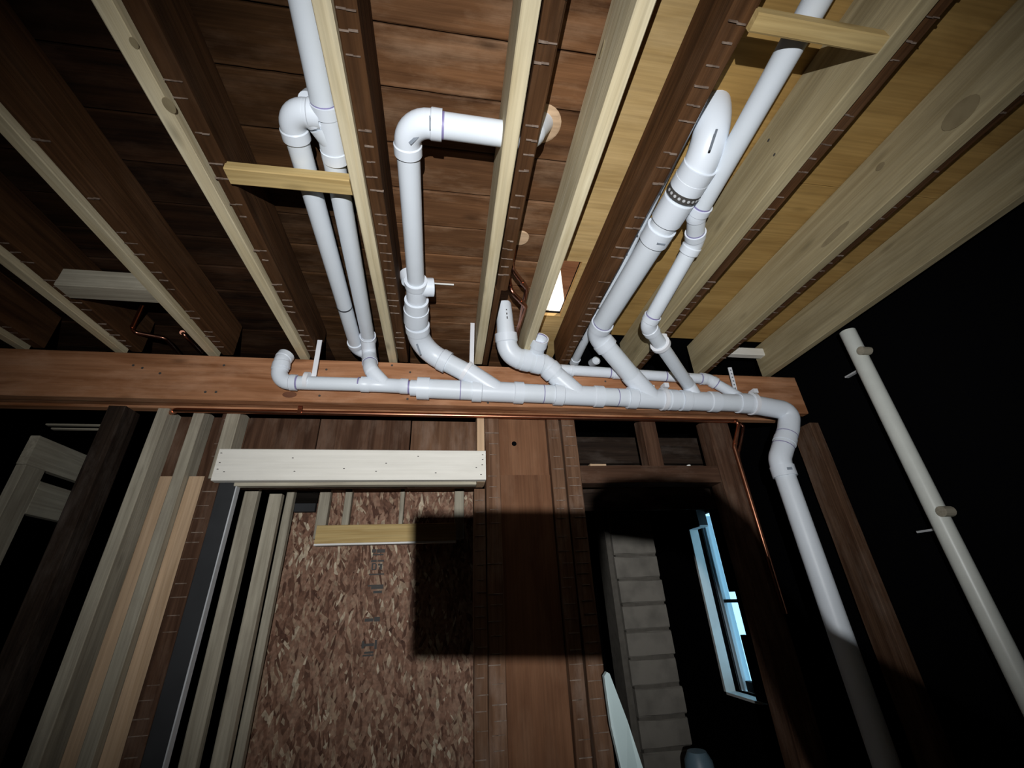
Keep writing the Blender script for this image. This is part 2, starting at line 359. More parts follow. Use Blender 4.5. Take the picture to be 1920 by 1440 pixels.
new_joist(-0.289, -0.251, JY0, 1.83, 'pale new joist just right of the twin white pipes')
old_joist(-0.249, -0.203, JY0, 1.84, 'old lath-scarred joist between the twin pipes and the bent pipe')
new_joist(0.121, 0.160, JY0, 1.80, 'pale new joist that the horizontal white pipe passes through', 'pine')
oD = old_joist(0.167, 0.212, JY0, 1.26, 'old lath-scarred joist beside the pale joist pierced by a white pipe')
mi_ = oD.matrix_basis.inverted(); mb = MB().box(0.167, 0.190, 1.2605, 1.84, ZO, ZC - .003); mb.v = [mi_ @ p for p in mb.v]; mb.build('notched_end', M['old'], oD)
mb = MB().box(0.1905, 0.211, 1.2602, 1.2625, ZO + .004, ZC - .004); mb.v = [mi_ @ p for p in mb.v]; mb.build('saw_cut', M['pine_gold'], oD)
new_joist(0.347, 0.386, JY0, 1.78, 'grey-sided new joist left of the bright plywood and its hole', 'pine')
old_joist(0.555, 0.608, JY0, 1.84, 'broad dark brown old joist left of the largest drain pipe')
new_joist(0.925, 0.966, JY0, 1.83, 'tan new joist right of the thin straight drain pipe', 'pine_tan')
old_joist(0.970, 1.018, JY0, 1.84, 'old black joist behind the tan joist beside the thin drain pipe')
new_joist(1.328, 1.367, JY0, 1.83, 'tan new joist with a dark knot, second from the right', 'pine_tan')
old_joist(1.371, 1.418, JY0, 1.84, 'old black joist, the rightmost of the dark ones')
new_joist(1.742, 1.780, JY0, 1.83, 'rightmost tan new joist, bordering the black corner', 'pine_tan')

# blocks between joists
def blk(name, x0, x1, y0, y1, z0, z1, mat, label):
    return bar(name, (x0, x1), (y0, y1), (z0, z1), 'x', mat, label=label, cat='wood block', jit=0.0006, ch=0.003)
blk('wood_block', -0.611, -0.290, 0.822, 0.872, ZJ + .002, ZJ + .034, 'pine_gold', 'short golden block spanning under the twin white pipes')
blk('wood_block', 0.608, 0.925, 0.327, 0.361, ZJ + .002, ZJ + .034, 'pine_gold', 'short tan block crossing under the thin straight pipe')
yb0 = P(250, 542, z=ZJ).y; yb1 = P(250, 566, z=ZJ).y
blk('wood_block', -1.380, -1.089, yb0, yb1, ZJ, ZJ + .075, 'pine_grey', 'dim pine block above the bent copper pipe on the left')
for (pa_, pb_, nm) in (((85, 796), (228, 796), 'upper'), ((95, 804), (200, 803), 'lower')):
    a_, b_ = P(*pa_, y=2.12), P(*pb_, y=2.12); m_ = (a_.z + b_.z) / 2
    bar('lath_strip', (a_.x, b_.x), (2.12, 2.14), (m_ - .004, m_ + .004), 'x', 'pine_grey', label=nm + ' of two thin pale lath edges in the dark left of the black post', cat='lath')
q = P(1382, 664, z=2.66)
blk('wood_block', 1.418, 1.742, q.y - .01, q.y + .03, 2.655, 2.70, 'pine_white', 'small pale block high between the two rightmost tan joists')
# cut disc of bright wood left in the deck (old hole)
q = P(975, 446, z=ZC)
mb = MB(); mb.sweep([(q + V((0, 0, .001)), V((0, 0, -1)), 0.036), (q + V((0, 0, -.004)), V((0, 0, -1)), 0.033)], 20)
o = mb.build('wood_plug', M['pine_pink'], origin=q); tag(o, 'round pinkish plug of wood in the deck above the copper bends', 'wood plug')

# ------------------------------------------------------------------ beam
bz0, bz1 = 2.318, 2.536
beam = empty('beam', (0, 1.86, bz0), 'long orange-brown built-up beam carrying the joists', 'beam')
for k, (y0, y1, dz) in enumerate(((YB, YB + .044, 0), (YB + .045, YB + .089, .006), (YB + .090, YB + .132, -.004))):
    bar('ply', (-3.7, 1.90), (y0, y1), (bz0 + dz, bz1), 'x', 'beam', parent=beam, jit=0.0005, ch=0.003, seg=20)
for (px, py) in [(250, 685), (267, 690), (420, 685), (385, 735), (405, 735), (599, 742), (612, 693), (735, 685), (769, 698), (764, 748), (915, 755), (1042, 755), (1135, 715), (300, 700)]:
    p = P(px, py, y=YB)
    mb = MB(); mb.sweep([(p + V((0, .002, 0)), V((0, -1, 0)), .006), (p + V((0, -.0015, 0)), V((0, -1, 0)), .005)], 8)
    mb.build('bolt_head', M['ink'], beam, origin=beam.location)

# ------------------------------------------------------------------ drain pipes
def unit(a): return a.normalized()
class Run:
    def __init__(s, name, label, base, cat='drain pipe', group=None, pm='pvc', fm='pvc_fit'):
        s.root = empty(name, base, label, cat, group); s.o = V(base); s.pm = M[pm]; s.fm = M[fm]
    def add(s, name, mb, mat): return mb.build(name, mat, s.root, origin=s.o, smooth=True)
    def pipe(s, a, b, r, open0=False, open1=False, name='pipe', r1=None):
        d = unit(b - a); L = (b - a).length; secs = []; r1 = r1 or r
        if open0: secs += [(a + d * min(.05, L * .4), d * 1, r - .004), (a, d, r - .004)]
        secs += [(a, d, r), (b, d, r1)]
        if open1: secs += [(b, d, r1 - .004), (b - d * min(.05, L * .4), d, r1 - .004)]
        return s.add(name, MB().sweep(secs, 28), s.pm)
    def ring(s, p, d, r, w=.0055):
        d = unit(d); return s.add('primer_ring', MB().sweep([(p - d * w / 2, d, r), (p + d * w / 2, d, r)], 28, False, False), M['primer'])
    def collar(s, c, d, L, r, name='coupling', lip=True):
        d = unit(d); a = c - d * L / 2; b = c + d * L / 2
        secs = [(a, d, r * .93), (a, d, r), (a + d * .006, d, r * 1.0), (b - d * .006, d, r), (b, d, r), (b, d, r * .93)]
        return s.add(name, MB().sweep(secs, 28), s.fm)
    def elbow(s, a, c, b, r, rb, hl=None, hub0=True, hub1=True, rings=(True, True), n=9, mb=None):
        d1, d2 = unit(c - a), unit(b - c); th = d1.angle(d2); t = rb * math.tan(th / 2); hl = hl or r * .95
        A = c - d1 * t; B = c + d2 * t; ax = d1.cross(d2).normalized(); nrm = ax.cross(d1)
        cen = A + nrm * rb; rh = r * 1.19; rbdy = r * 1.10; secs = []
        if hub0: secs += [(A - d1 * hl, d1, r * 1.0), (A - d1 * hl, d1, rh), (A - d1 * hl * .12, d1, rh), (A - d1 * hl * .02, d1, rbdy)]
        for k in range(n + 1):
            rot = Matrix.Rotation(th * k / n, 3, ax); secs.append((cen + rot @ (A - cen), rot @ d1, rbdy))
        if hub1: secs += [(B + d2 * hl * .02, d2, rbdy), (B + d2 * hl * .12, d2, rh), (B + d2 * hl, d2, rh), (B + d2 * hl, d2, r * 1.0)]
        o = s.add('elbow', MB().sweep(secs, 28), s.fm)
        a2 = A - d1 * hl; b2 = B + d2 * hl
        if rings[0] and hub0: s.ring(a2 - d1 * .003, d1, r * 1.02)
        if rings[1] and hub1: s.ring(b2 + d2 * .003, d2, r * 1.02)
        return (A - d1 * hl * .3 if hub0 else A), (B + d2 * hl * .3 if hub1 else B)
    def path(s, pts, r, rbs, hubs=None, open0=False, open1=False, rings=None):
        cur = pts[0]; n = len(pts)
        for i in range(1, n - 1):
            h = (hubs or {}).get(i, (True, True)); rg = (rings or {}).get(i, (True, True))
            a, b = s.elbow(pts[i - 1], pts[i], pts[i + 1], r, rbs[i - 1] if isinstance(rbs, (list, tuple)) else rbs, hub0=h[0], hub1=h[1], rings=rg)
            if (a - cur).length > .004 and (a - cur).dot(pts[i] - pts[i - 1]) > 0: s.pipe(cur, a, r, open0=open0 and i == 1)
            cur = b
        s.pipe(cur, pts[-1], r, open1=open1, open0=open0 and n == 2)
    def wye(s, c, d, L, r, bd, bl, br, hub=True, hl=None):
        """straight body along d centred at c with hubs at both ends; branch leaves along bd"""
        d, bd = unit(d), unit(bd); hl = hl or r * .85; a = c - d * L / 2; b = c + d * L / 2; rh, rb = r * 1.18, r * 1.08
        mb = MB().sweep([(a, d, r), (a, d, rh), (a + d * hl, d, rh), (a + d * (hl + .004), d, rb), (b - d * (hl + .004), d, rb), (b - d * hl, d, rh), (b, d, rh), (b, d, r)], 28)
        e = c + bd * bl; hb = br * .9
        if hub: mb.sweep([(c, bd, br * 1.08), (e - bd * hb, bd, br * 1.08), (e - bd * (hb - .004), bd, br * 1.18), (e, bd, br * 1.18), (e, bd, br)], 28)
        else: mb.sweep([(c, bd, br * 1.08), (e, bd, br * 1.08)], 28)
        s.add('wye', mb, s.fm)
        return e
    def mark(s, p, nrm, along, L, w, mat='ink_grey'):
        n = unit(nrm); x = unit(along - n * along.dot(n)); y = n.cross(x); m = Matrix((x, y, n)).transposed().to_4x4(); m.translation = p
        s.add('stamp', MB().box(-L / 2, L / 2, -w / 2, w / 2, -.002, .0008, m), M[mat])

YM = 1.735
R2, R3 = 0.0300, 0.0445
ml = P(524, 716, y=YM); m0 = P(560, 715, y=YM); m1 = P(790, 728, y=YM); m2 = P(1412, 757, y=YM)
mdir = unit(m2 - m1)
def onm(px):                                       # point of the collector's axis under this column
    t = (px - 790) / (1412 - 790); return P(px, 728 + 29 * t, y=YM)
main = Run('collector_drain', 'long horizontal white collector pipe along the beam with its bent downpipe at the right', (m1 + m2) / 2)
# left end: 90 then 45 upwards, open hub
u1 = P(529, 676, y=YM - .01); u2 = P(547, 654, y=YM + .02)
A = main.elbow(m1, ml + V((-.01, 0, 0)), u1, R2, .052, rings=(True, False))
main.elbow(ml, u1, u2, R2, .03, rings=(True, False), hub0=True)
# two inch part with its wye, increaser, three inch part
w1c = P(722, 722.5, y=YM)
main.pipe(A[0], w1c, R2)
ddn1 = P(694, 692, y=YM - .02) - w1c
main.wye(w1c, mdir, P(764, 724, y=YM).x - P(676, 720, y=YM).x, R2, ddn1, .095, R2, hub=False, hl=.034)
main.ring(P(673, 720, y=YM), mdir, R2 * 1.03, .006)
main.ring(P(767, 726, y=YM), mdir, R2 * 1.03, .007)
main.pipe(w1c, onm(790), R2)
main.collar(onm(777), mdir, .035, R2 * 1.22, 'reducer')
main.collar(onm(794), mdir, .055, R3 * 1.16, 'increaser')
main.pipe(onm(800), onm(1408), R3)
# three inch wyes
def wye_at(pxa, pxb, end_pix, plane_y, bl, br=R3):
    c = onm(pxb - (pxb - pxa) * .30)
    e = P(end_pix[0], end_pix[1], y=plane_y)
    main.wye(c, mdir, onm(pxb).x - onm(pxa).x, R3, e - c, bl, br, hub=False, hl=.042)
    return c, unit(e - c)
wA, dA = wye_at(866, 962, (880, 700), 1.715, .165)
wB, dB = wye_at(1020, 1112, (1040, 703), 1.715, .15)
wC, dC = wye_at(1158, 1250, (1170, 690), 1.68, .165)
wD, dD = wye_at(1262, 1330, (1280, 705), 1.70, .12, R2)
for px in (863, 965, 1018, 1114, 1156): main.ring(onm(px), mdir, R3 * 1.015, .004)
main.collar(onm(1342), mdir, .02, R3 * 1.14)
main.collar(onm(1392), mdir, .055, R3 * 1.16)
# downpipe on the right
foot = V((P(1600, 1230, y=YM).x, YM + .02, 0.02))
c1 = P(1481, 771, y=YM); q1 = P(1478, 806, y=YM); q2 = P(1461, 862, y=YM + .005); q3 = P(1465, 884, y=YM + .008)
q3 = V((q2.x + .004, YM + .008, q3.z))
def rounded(pts, rad, r):
    secs = [(pts[0], pts[1] - pts[0], r)]
    for i in range(1, len(pts) - 1):
        p = pts[i]; d1, d2 = unit(p - pts[i - 1]), unit(pts[i + 1] - p); an = d1.angle(d2)
        if an < .02: secs.append((p, d1, r)); continue
        t = min(rad[i - 1] * math.tan(an / 2), (p - pts[i - 1]).length * .48, (pts[i + 1] - p).length * .48); rb = t / math.tan(an / 2)
        A_ = p - d1 * t; ax = d1.cross(d2).normalized(); cen = A_ + ax.cross(d1) * rb
        for k in range(9):
            rot = Matrix.Rotation(an * k / 8, 3, ax); secs.append((cen + rot @ (A_ - cen), rot @ d1, r))
    secs.append((pts[-1], pts[-1] - pts[-2], r)); return secs
main.add('elbow', MB().sweep(rounded([onm(1400), c1, q1, (q1 * .5 + q2 * .5)], [.09, .10], R3 * 1.09), 28), main.fm)
main.add('elbow', MB().sweep(rounded([q1 * .5 + q2 * .5, q2, q3], [.10], R3 * 1.09), 28), main.fm)
main.collar(q1 * .62 + q2 * .38, q2 - q1, .03, R3 * 1.15); main.ring(q1 * .82 + q2 * .18, q2 - q1, R3 * 1.11, .004); main.ring(q1 * .42 + q2 * .58, q2 - q1, R3 * 1.12, .004)
main.collar(q3, foot - q2, .05, R3 * 1.18, 'hub')
B2 = q3
main.pipe(B2, foot, R3)
main.mark(B2 + V((-.01, -.0525, .0)), V((-.3, -1, 0)), V((1, 0, 0)), .022, .012, 'ink_grey')
for (px, py) in ((722, 727), (1150, 748), (925, 741)): 
    p = P(px, py, y=YM - R3 * 1.09)

# branch 1: twin pipes
ZP = 2.62
a0 = P(560, -40, z=ZP); a1 = P(690, 632, z=ZP)
tdir = unit(P(690, 632, z=ZP) - P(605, 190, z=ZP))
back = lambda p, d, L: p - d * L
tw = Run('twin_drain', 'pair of parallel white pipes joined by a U-bend, held up by the golden block', a1)
top = a1 - tdir * 2.3
tw.pipe(top, a1 + tdir * .02, R2)
# wye on the long pipe
wc = P(619, 245, z=ZP)
wl = P(612, 205, z=ZP); wl2 = P(628, 290, z=ZP)
tw.collar(P(610, 203, z=ZP), tdir, .03, R2 * 1.2, 'hub'); tw.ring(P(606, 191, z=ZP), tdir, R2 * 1.04, .006)
tw.collar((wl + wl2) / 2, tdir, (wl2 - wl).length, R2 * 1.1, 'wye_body'); tw.collar(wl2 + V((0, 0, 0)), tdir, .03, R2 * 1.2, 'hub')
b_top = P(545, 250, z=ZP); b_end = P(668, 650, z=ZP); bdir = unit(b_end - b_top)
bc = P(541, 205, z=ZP); wj = P(586, 213, z=ZP); wk = P(622, 262, z=ZP)
A = tw.elbow(b_end, bc, wj + V((.02, 0, 0)), R2, .045, rings=(False, False), hl=.03)
tw.elbow(bc, wj, wk, R2, .035, rings=(False, False), hub0=False, hub1=False)
tw.pipe(wj + (wk - wj) * .4, wk, R2 * 1.08)
tw.pipe(A[0], b_end, R2)
# clip that shows behind the wye
q = P(579, 186, z=2.68); tw.collar(q, V((0, .3, 1)), .035, .022, 'cleanout_hub')
tw.collar(P(646, 574, z=ZP), bdir, .008, R2 * 1.03, 'steel_strap').data.materials[0] = M['steel']
# lower end: elbow on the left pipe, tee on the right pipe, 45 down into the collector
tee = a1 + tdir * .05
dn = P(696, 692, y=YM - .02)
A = tw.elbow(b_top, b_end + bdir * .02, b_end + bdir * .02 + V((.08, .02, -.02)), R2, .04, rings=(False, False), hl=.03)
tw.collar(a1 + tdir * .005, tdir, .034, R2 * 1.22, 'hub'); tw.ring(a1 - tdir * .016, tdir, R2 * 1.05, .006)
T0 = P(690.5, 640, z=2.61); T1 = P(692, 662, z=2.585); D1 = P(695, 694, y=1.715)
tw.add('tee_body', MB().sweep(rounded([a1 - tdir * .01, T1, D1, D1 + (w1c - D1) * .75], [.05, .06], R2 * 1.1), 28), tw.fm)
m_ = T1 * .35 + D1 * .65; tw.ring(m_, D1 - T1, R2 * 1.13, .007); tw.collar(m_ + (D1 - T1).normalized() * -.022, D1 - T1, .036, R2 * 1.18, 'hub')

# branch 2: bent pipe that leaves through the pierced joist
hz = P(762, 226, z=ZP); hr = P(1012, 247, z=ZP); hr = V((0.247, P(880, 237, z=ZP).y + .012, ZP))
lowv = P(780, 532, z=ZP)
bp = Run('bent_drain', 'white pipe with a square bend that swells and curves down to the collector', lowv)
RB = 0.0325
bp.path([V((.272, hr.y + .035, 2.80)), V((.195, hr.y, 2.622)), hz, lowv], RB, [.06, .06], hubs={1: (False, False)}, rings={1: (False, False), 2: (True, False)})
q = V((.247, hr.y + .028, ZC - .001)); bp.add('escutcheon', MB().sweep([(q + V((0, 0, .002)), V((0, 0, -1)), .058), (q + V((0, 0, -.003)), V((0, 0, -1)), .050)], 24), M['pine_pink'])
bp.mark(P(776, 262, z=ZP - .036), V((0, -.3, -1)), V((1, -1, 0)), .03, .008)
bp.mark(P(806, 230, z=ZP - .04), V((0, -.3, -1)), V((0, 1, 0)), .03, .003)
vdir = unit(lowv - hz)
K = P(786, 652, z=2.565); kend = wA + dA * .12
t1 = P(781, 562, z=2.61)
bp.collar((lowv + t1) / 2, t1 - lowv, (t1 - lowv).length * 1.02, RB * 1.22, 'tee_body')
bp.collar(lowv - vdir * .004, vdir, .03, RB * 1.36, 'hub')
sd = unit(V((1, .1, .15)))
bp.collar(lowv + vdir * .02 + sd * .045, sd, .045, RB * 1.15, 'side_hub')
bp.collar(lowv + vdir * .02 - sd * .03 + V((0, 0, .05)), V((-.3, 0, 1)), .04, RB * 1.1, 'side_hub')
t2 = P(780, 605, z=2.595)
bp.collar((t1 + t2) / 2, t2 - t1, (t2 - t1).length * 1.0, R3 * 1.10, 'increaser')
bp.collar(t1 * .35 + t2 * .65, t2 - t1, .075, R3 * 1.18, 'hub')
A, B = bp.elbow(t1 * .5 + t2 * .5, K, kend, R3, .13, rings=(False, False), hub0=True, n=14)
bp.pipe(B, kend, R3); bp.collar(kend, dA, .01, R3 * 1.05, 'seam')
bp.mark(P(785, 655, z=2.505), V((-.3, -.8, -.6)), V((.3, .3, -1)), .05, .008)

# branch 3: stub with a side inlet
k4 = P(952, 668, y=1.66); st = P(944, 567, y=1.56); j4 = P(1022, 684, y=1.69); e4 = wB + dB * .11
sb = Run('stub_drain', 'short upright white stub with printed marks that elbows over a side inlet to the collector', k4)
hb = k4 + (st - k4) * .25
sb.pipe(hb, st, R3 * 1.0, r1=R3 * .80, open1=True, name='stub_pipe')
A, B = sb.elbow(st, k4, j4, R3, .085, rings=(False, False), n=12)
mid = B * .5 + j4 * .5
A2, B2 = sb.elbow(k4, j4, e4, R3, .06, rings=(False, False))
sb.pipe(B - unit(j4 - k4) * .03, A2 + unit(j4 - k4) * .03, R3 * 1.12, name='tee_body')
inl0 = P(1003, 672, y=1.69); inl1 = P(1013, 634, y=1.57)
d = unit(inl1 - inl0)
sb.add('inlet', MB().sweep([(inl0, d, R2 * 1.15), (inl1 - d * .05, d, R2 * 1.15), (inl1 - d * .045, d, R2 * 1.34), (inl1, d, R2 * 1.34), (inl1, d, R2 * 1.14), (inl1 - d * .04, d, R2 * 1.1)], 28), sb.fm)
sb.ring(inl1 - d * .002, d, R2 * 1.13, .006)
sb.pipe(B2, e4, R3); sb.collar(e4, dB, .008, R3 * 1.05, 'seam')
for t in (.62, .70, .78): 
    q = k4 + (st - k4) * t; sb.mark(q + V((.004, -R3 * (1.0 - (t - .52) * .5) - .0005, 0)), V((0, -1, -.1)), st - k4, .012, .005, 'ink')

# branch 4: largest pipe
g0 = V((0.735, 0.60, 2.82)); g1 = V((0.722, 0.615, 2.625)); g2 = P(1117, 626, z=2.61); e5 = wC + dC * .13
lg = Run('large_drain', 'thickest white pipe with a black perforated strap, curving up into the plywood', (g1 + g2) / 2)
lg.path([g0, g1, g2, e5], R3, [.14, .07], hubs={1: (False, True)}, rings={1: (False, False), 2: (True, False)})
gd = unit(g2 - g1)
def on_l(px, py):                                   # nearest axis point to the pixel
    p = P(px, py, z=2.62); return g1 + gd * (p - g1).dot(gd)
lg.collar(on_l(1290, 333), gd, .085, R3 * 1.17)
lg.collar(on_l(1258, 392), gd, .085, R3 * 1.17); lg.collar(on_l(1225, 437), gd, .06, R3 * 1.17, 'hub')
strap = lg.collar(on_l(1272, 357), gd, .024, R3 * 1.20, 'perforated_strap'); strap.data.materials[0] = M['ink']
cst = on_l(1272, 357); side = gd.cross(V((0, 0, 1))).normalized(); upv = side.cross(gd)
for k in range(-5, 6):
    a = math.radians(-90 + k * 17); n = side * math.cos(a) + upv * math.sin(a)
    pp = cst + n * (R3 * 1.20)
    mb = MB().sweep([(pp - n * .002, n, .0048), (pp + n * .0006, n, .0048)], 10)
    h = mb.build('strap_hole', M['edge'], strap, origin=lg.o)
lg.mark(on_l(1222, 440) + V((0, -.01, -R3 * 1.17)), V((0, -.2, -1)), side, .03, .006)
lg.mark(P(1338, 262, z=2.585), V((.35, -.4, -1)), gd, .05, .006)
lg.collar(e5, dC, .008, R3 * 1.05, 'seam')

# branch 5: thinner straight pipe to the right
s0 = P(1560, -50, z=ZP); s1 = P(1306, 404, z=ZP); s2 = P(1303, 452, z=ZP); s3 = P(1214, 610, z=2.515); e6 = wD + dD * .09
th = Run('slim_drain', 'slimmer straight white pipe with an S-shaped offset, right of the thickest pipe', s2)
sdv = unit(s1 - s0)
th.path([s0 - sdv * 1.4, s1, s2, s3, e6], R2, [.05, .05, .05], hubs={1: (True, False), 2: (True, True)}, rings={1: (True, False), 2: (True, False), 3: (True, True)})
th.ring(e6, dD, R2 * 1.06, .006); th.ring(e6 + dD * .05, dD, R2 * 1.06, .006)

# vent pipe low behind the collector branches
v0 = P(1205, 430, z=2.69); v1 = P(1074, 683, z=2.66)
v0 = V((0.645, 0.45, 2.69)); v1 = V((P(1078, 676, z=2.66).x, P(1078, 676, z=2.66).y, 2.66))
vt = Run('vent_pipe', 'thin white pipe half hidden behind the thickest pipe, ending above the beam', v1, 'vent pipe')
vt.pipe(v0, v1, .022); vt.collar(v1, v1 - v0, .04, .027, 'end_cap')
yv = 1.755
h0 = P(1036, 692, y=yv); h1 = P(1328, 711, y=yv); h2 = P(1392, 748, y=yv)
hv = Run('relief_pipe', 'horizontal white two-inch pipe against the beam behind the branches', h0, 'vent pipe', pm='pvc_fit')
hv.path([h0, h1, h2], .0265, [.06]); 
for px in (1143, 1247): hv.ring(P(px, 692 + (px - 1036) * 19 / 292, y=yv), h1 - h0, .0275, .006)
hv.collar(P(1072, 695, y=yv), h1 - h0, .012, .031, 'clamp')
hv.collar(P(1158, 700, y=yv), h1 - h0, .045, .030)
q = P(1118, 676, y=1.80)
cp = Run('capped_stub', 'small white pipe end peeking out above the beam behind the thickest branch', q, 'pipe stub')
cp.add('cap', MB().sweep([(q + V((0, .06, .02)), V((0, -1, -.2)), .022), (q, V((0, -1, -.2)), .022), (q + V((0, -.008, -.003)), V((0, -1, -.2)), .014)], 20), cp.fm)

# far right standpipe on the right wall
xf = 1.965
f0 = P(1589, 622, x=xf); fy = f0.y
fp = Run('standpipe', 'long white pipe standing alone against the black right-hand wall', V((xf, fy, 0)), 'standpipe', pm='pvc_old')
fp.pipe(V((xf, fy, 0.0)), V((xf, fy, f0.z)), .034)
for (px, py) in ((1615, 660), (1765, 960)):
    c = P(px, py, x=xf - .02); mb = MB().sweep([(c + V((.03, -.012, 0)), V((-1, 0, 0)), .02), (c + V((-.016, -.012, 0)), V((-1, 0, 0)), .02)], 14)
    fp.add('clamp_knob', mb, M['pine_grey'])
    z = c.z - .055; mb = MB().box(xf + .01, xf + .03, fy, fy + .12, z - .004, z + .004); fp.add('clamp_strap', mb, M['edge'])

# hangers on the collector
def hook(name, c, d, r, strip_top, label, hole=False, mat='hanger', strip_base=None):
    h = Run(name, label, c, 'pipe hanger', group='white plastic pipe hangers'); d = unit(d)
    h.add('clamp', MB().sweep([(c - d * .009, d, r * .9), (c - d * .009, d, r), (c + d * .009, d, r), (c + d * .009, d, r * .9)], 28), M[mat])
    if strip_top is not None:
        b = strip_base or c; a = strip_top; m = frame(b, a, V((1, 0, 0)))
        L = (a - b).length
        h.add('strap', MB().box(-L / 2, L / 2, -.010, .010, -.0025, .0025, m), M[mat])
        if hole:
            for k in range(7):
                x = -L / 2 + L * (k + .7) / 7.5; h.add('strap_hole', MB().box(x - .004, x + .004, -.004, .004, -.0032, .0032, m), M['ink_grey'])
    return h
hook('pipe_hanger', P(576, 714, y=YM), mdir, R2 * 1.32, P(600, 638, y=YM - .005), 'white hanger with a plain upright strap near the left elbow', strip_base=P(588, 708, y=YM + .01))
h = hook('pipe_hanger', P(1243, 748, y=YM), mdir, R3 * 1.30, P(1223, 722, y=YM), 'white clamp on the collector between the thickest branch and the slim branch', strip_base=P(1226, 745, y=YM))
q0 = P(1246, 722, y=YM); h.add('ear', MB().box(q0.x - .012, q0.x + .012, YM - .02, YM + .02, q0.z - .02, q0.z + .004), M['hanger'])
h = hook('pipe_hanger', P(1410, 757, y=YM), mdir, R3 * 1.30, P(1368, 689, y=YM), 'white clamp with a perforated slanting strap at the right end of the collector', True, strip_base=P(1381, 740, y=YM + .03))
q0 = P(1412, 733, y=YM); h.add('ear', MB().box(q0.x - .012, q0.x + .012, YM - .02, YM + .02, q0.z - .02, q0.z + .004), M['hanger'])
jc = P(878, 703, y=1.715)
pa = wA + dA * ((P(872, 700, y=1.715) - wA).dot(dA))
hook('pipe_hanger', pa, dA, R3 * 1.17, P(886, 606, y=1.69), 'white J-shaped strap hooked round the curved three-inch branch', strip_base=P(884, 690, y=1.68))
pb = s3 + (e6 - s3) * .28
h = hook('pipe_hanger', pb, e6 - s3, R2 * 1.45, None, 'white ring clamp with an ear round the slim branch')
q0 = P(1245, 628, y=pb.y); h.add('ear', MB().box(q0.x - .012, q0.x + .012, q0.y - .004, q0.y + .004, q0.z - .045, q0.z + .005), M['hanger'])

# ------------------------------------------------------------------ copper
def cop(name, pts, r, label, mat='copper', bends=.018, cat='copper pipe'):
    pts = [V(p) for p in pts]; secs = []
    n = len(pts)
    for i, p in enumerate(pts):
        if i == 0: secs.append((p, pts[1] - p, r))
        elif i == n - 1: secs.append((p, p - pts[i - 1], r))
        else:
            d1, d2 = unit(p - pts[i - 1]), unit(pts[i + 1] - p); th = d1.angle(d2)
            if th < .02: secs.append((p, d1, r)); continue
            t = min(bends * math.tan(th / 2), (p - pts[i - 1]).length * .45, (pts[i + 1] - p).length * .45); rb = t / math.tan(th / 2)
            A = p - d1 * t; ax = d1.cross(d2).normalized(); cen = A + ax.cross(d1) * rb
            for k in range(6):
                rot = Matrix.Rotation(th * k / 5, 3, ax); secs.append((cen + rot @ (A - cen), rot @ d1, r))
    root = empty(name, pts[0], label, cat)
    MB().sweep(secs, 14).build('tube', M[mat], root, origin=pts[0], smooth=True)
    for i in range(1, n - 1):
        d1, d2 = unit(pts[i] - pts[i - 1]), unit(pts[i + 1] - pts[i])
        if d1.angle(d2) > .3:
            a = pts[i] - d1 * bends * 1.1; MB().sweep([(a - d1 * .012, d1, r), (a - d1 * .012, d1, r * 1.14), (a + d1 * .006, d1, r * 1.14), (a + d1 * .006, d1, r)], 14).build('fitting', M[mat], root, origin=pts[0], smooth=True)
    return root
yc = 1.852
c_l = P(330, 769, y=yc); c_r = P(1386, 790, y=yc)
cr = cop('copper_pipe', [P(316, 776, y=yc + .06), c_l, P(860, 779, y=yc), c_r, P(1377, 838, y=yc), V((P(1460, 1110, y=1.86).x, 1.86, 1.40))], .0105, 'long copper pipe under the beam that drops down at the right end')
q = P(562, 768, y=yc - .012)
mb = MB().box(q.x - .009, q.x + .009, q.y - .001, q.y + .002, q.z - .02, q.z + .028)
mb.build('pipe_strap', M['copper'], cr, origin=c_l * 0 + V(cr.location))
cop('copper_pipe', [c_r + V((.012, .012, -.012)), P(1394, 800, y=yc + .012), P(1388, 832, y=yc + .01), P(1384, 850, y=yc + .01), V((P(1384, 850, y=yc).x, 1.90, 1.95))], .0085, 'short copper riser beside the right-hand drop of the long copper pipe', 'copper_dark')
cop('copper_pipe', [P(964, 462, z=2.75), P(959, 503, z=2.655), P(988, 540, z=2.65), P(966, 650, z=2.65)], .0095, 'upper of the two bent dark copper pipes left of the deck hole', 'copper_dark', bends=.03)
cop('copper_pipe', [P(954, 512, z=2.75), P(957, 545, z=2.625), P(986, 574, z=2.62), P(957, 660, z=2.62)], .0095, 'lower of the two bent dark copper pipes left of the deck hole', 'copper_dark', bends=.03)
cop('copper_pipe', [P(268, 570, z=2.68), P(245, 622, z=2.62), P(310, 634, z=2.62), P(340, 668, z=2.60)], .009, 'crooked copper pipe in the dark bay at the left, below the dim block', 'copper_dark', bends=.02)
cop('copper_pipe', [P(338, 618, z=2.738), P(342, 624, z=2.62), P(378, 662, z=2.60)], .009, 'short copper pipe with a shiny end beside the left pale joist', 'copper_dark', bends=.015)

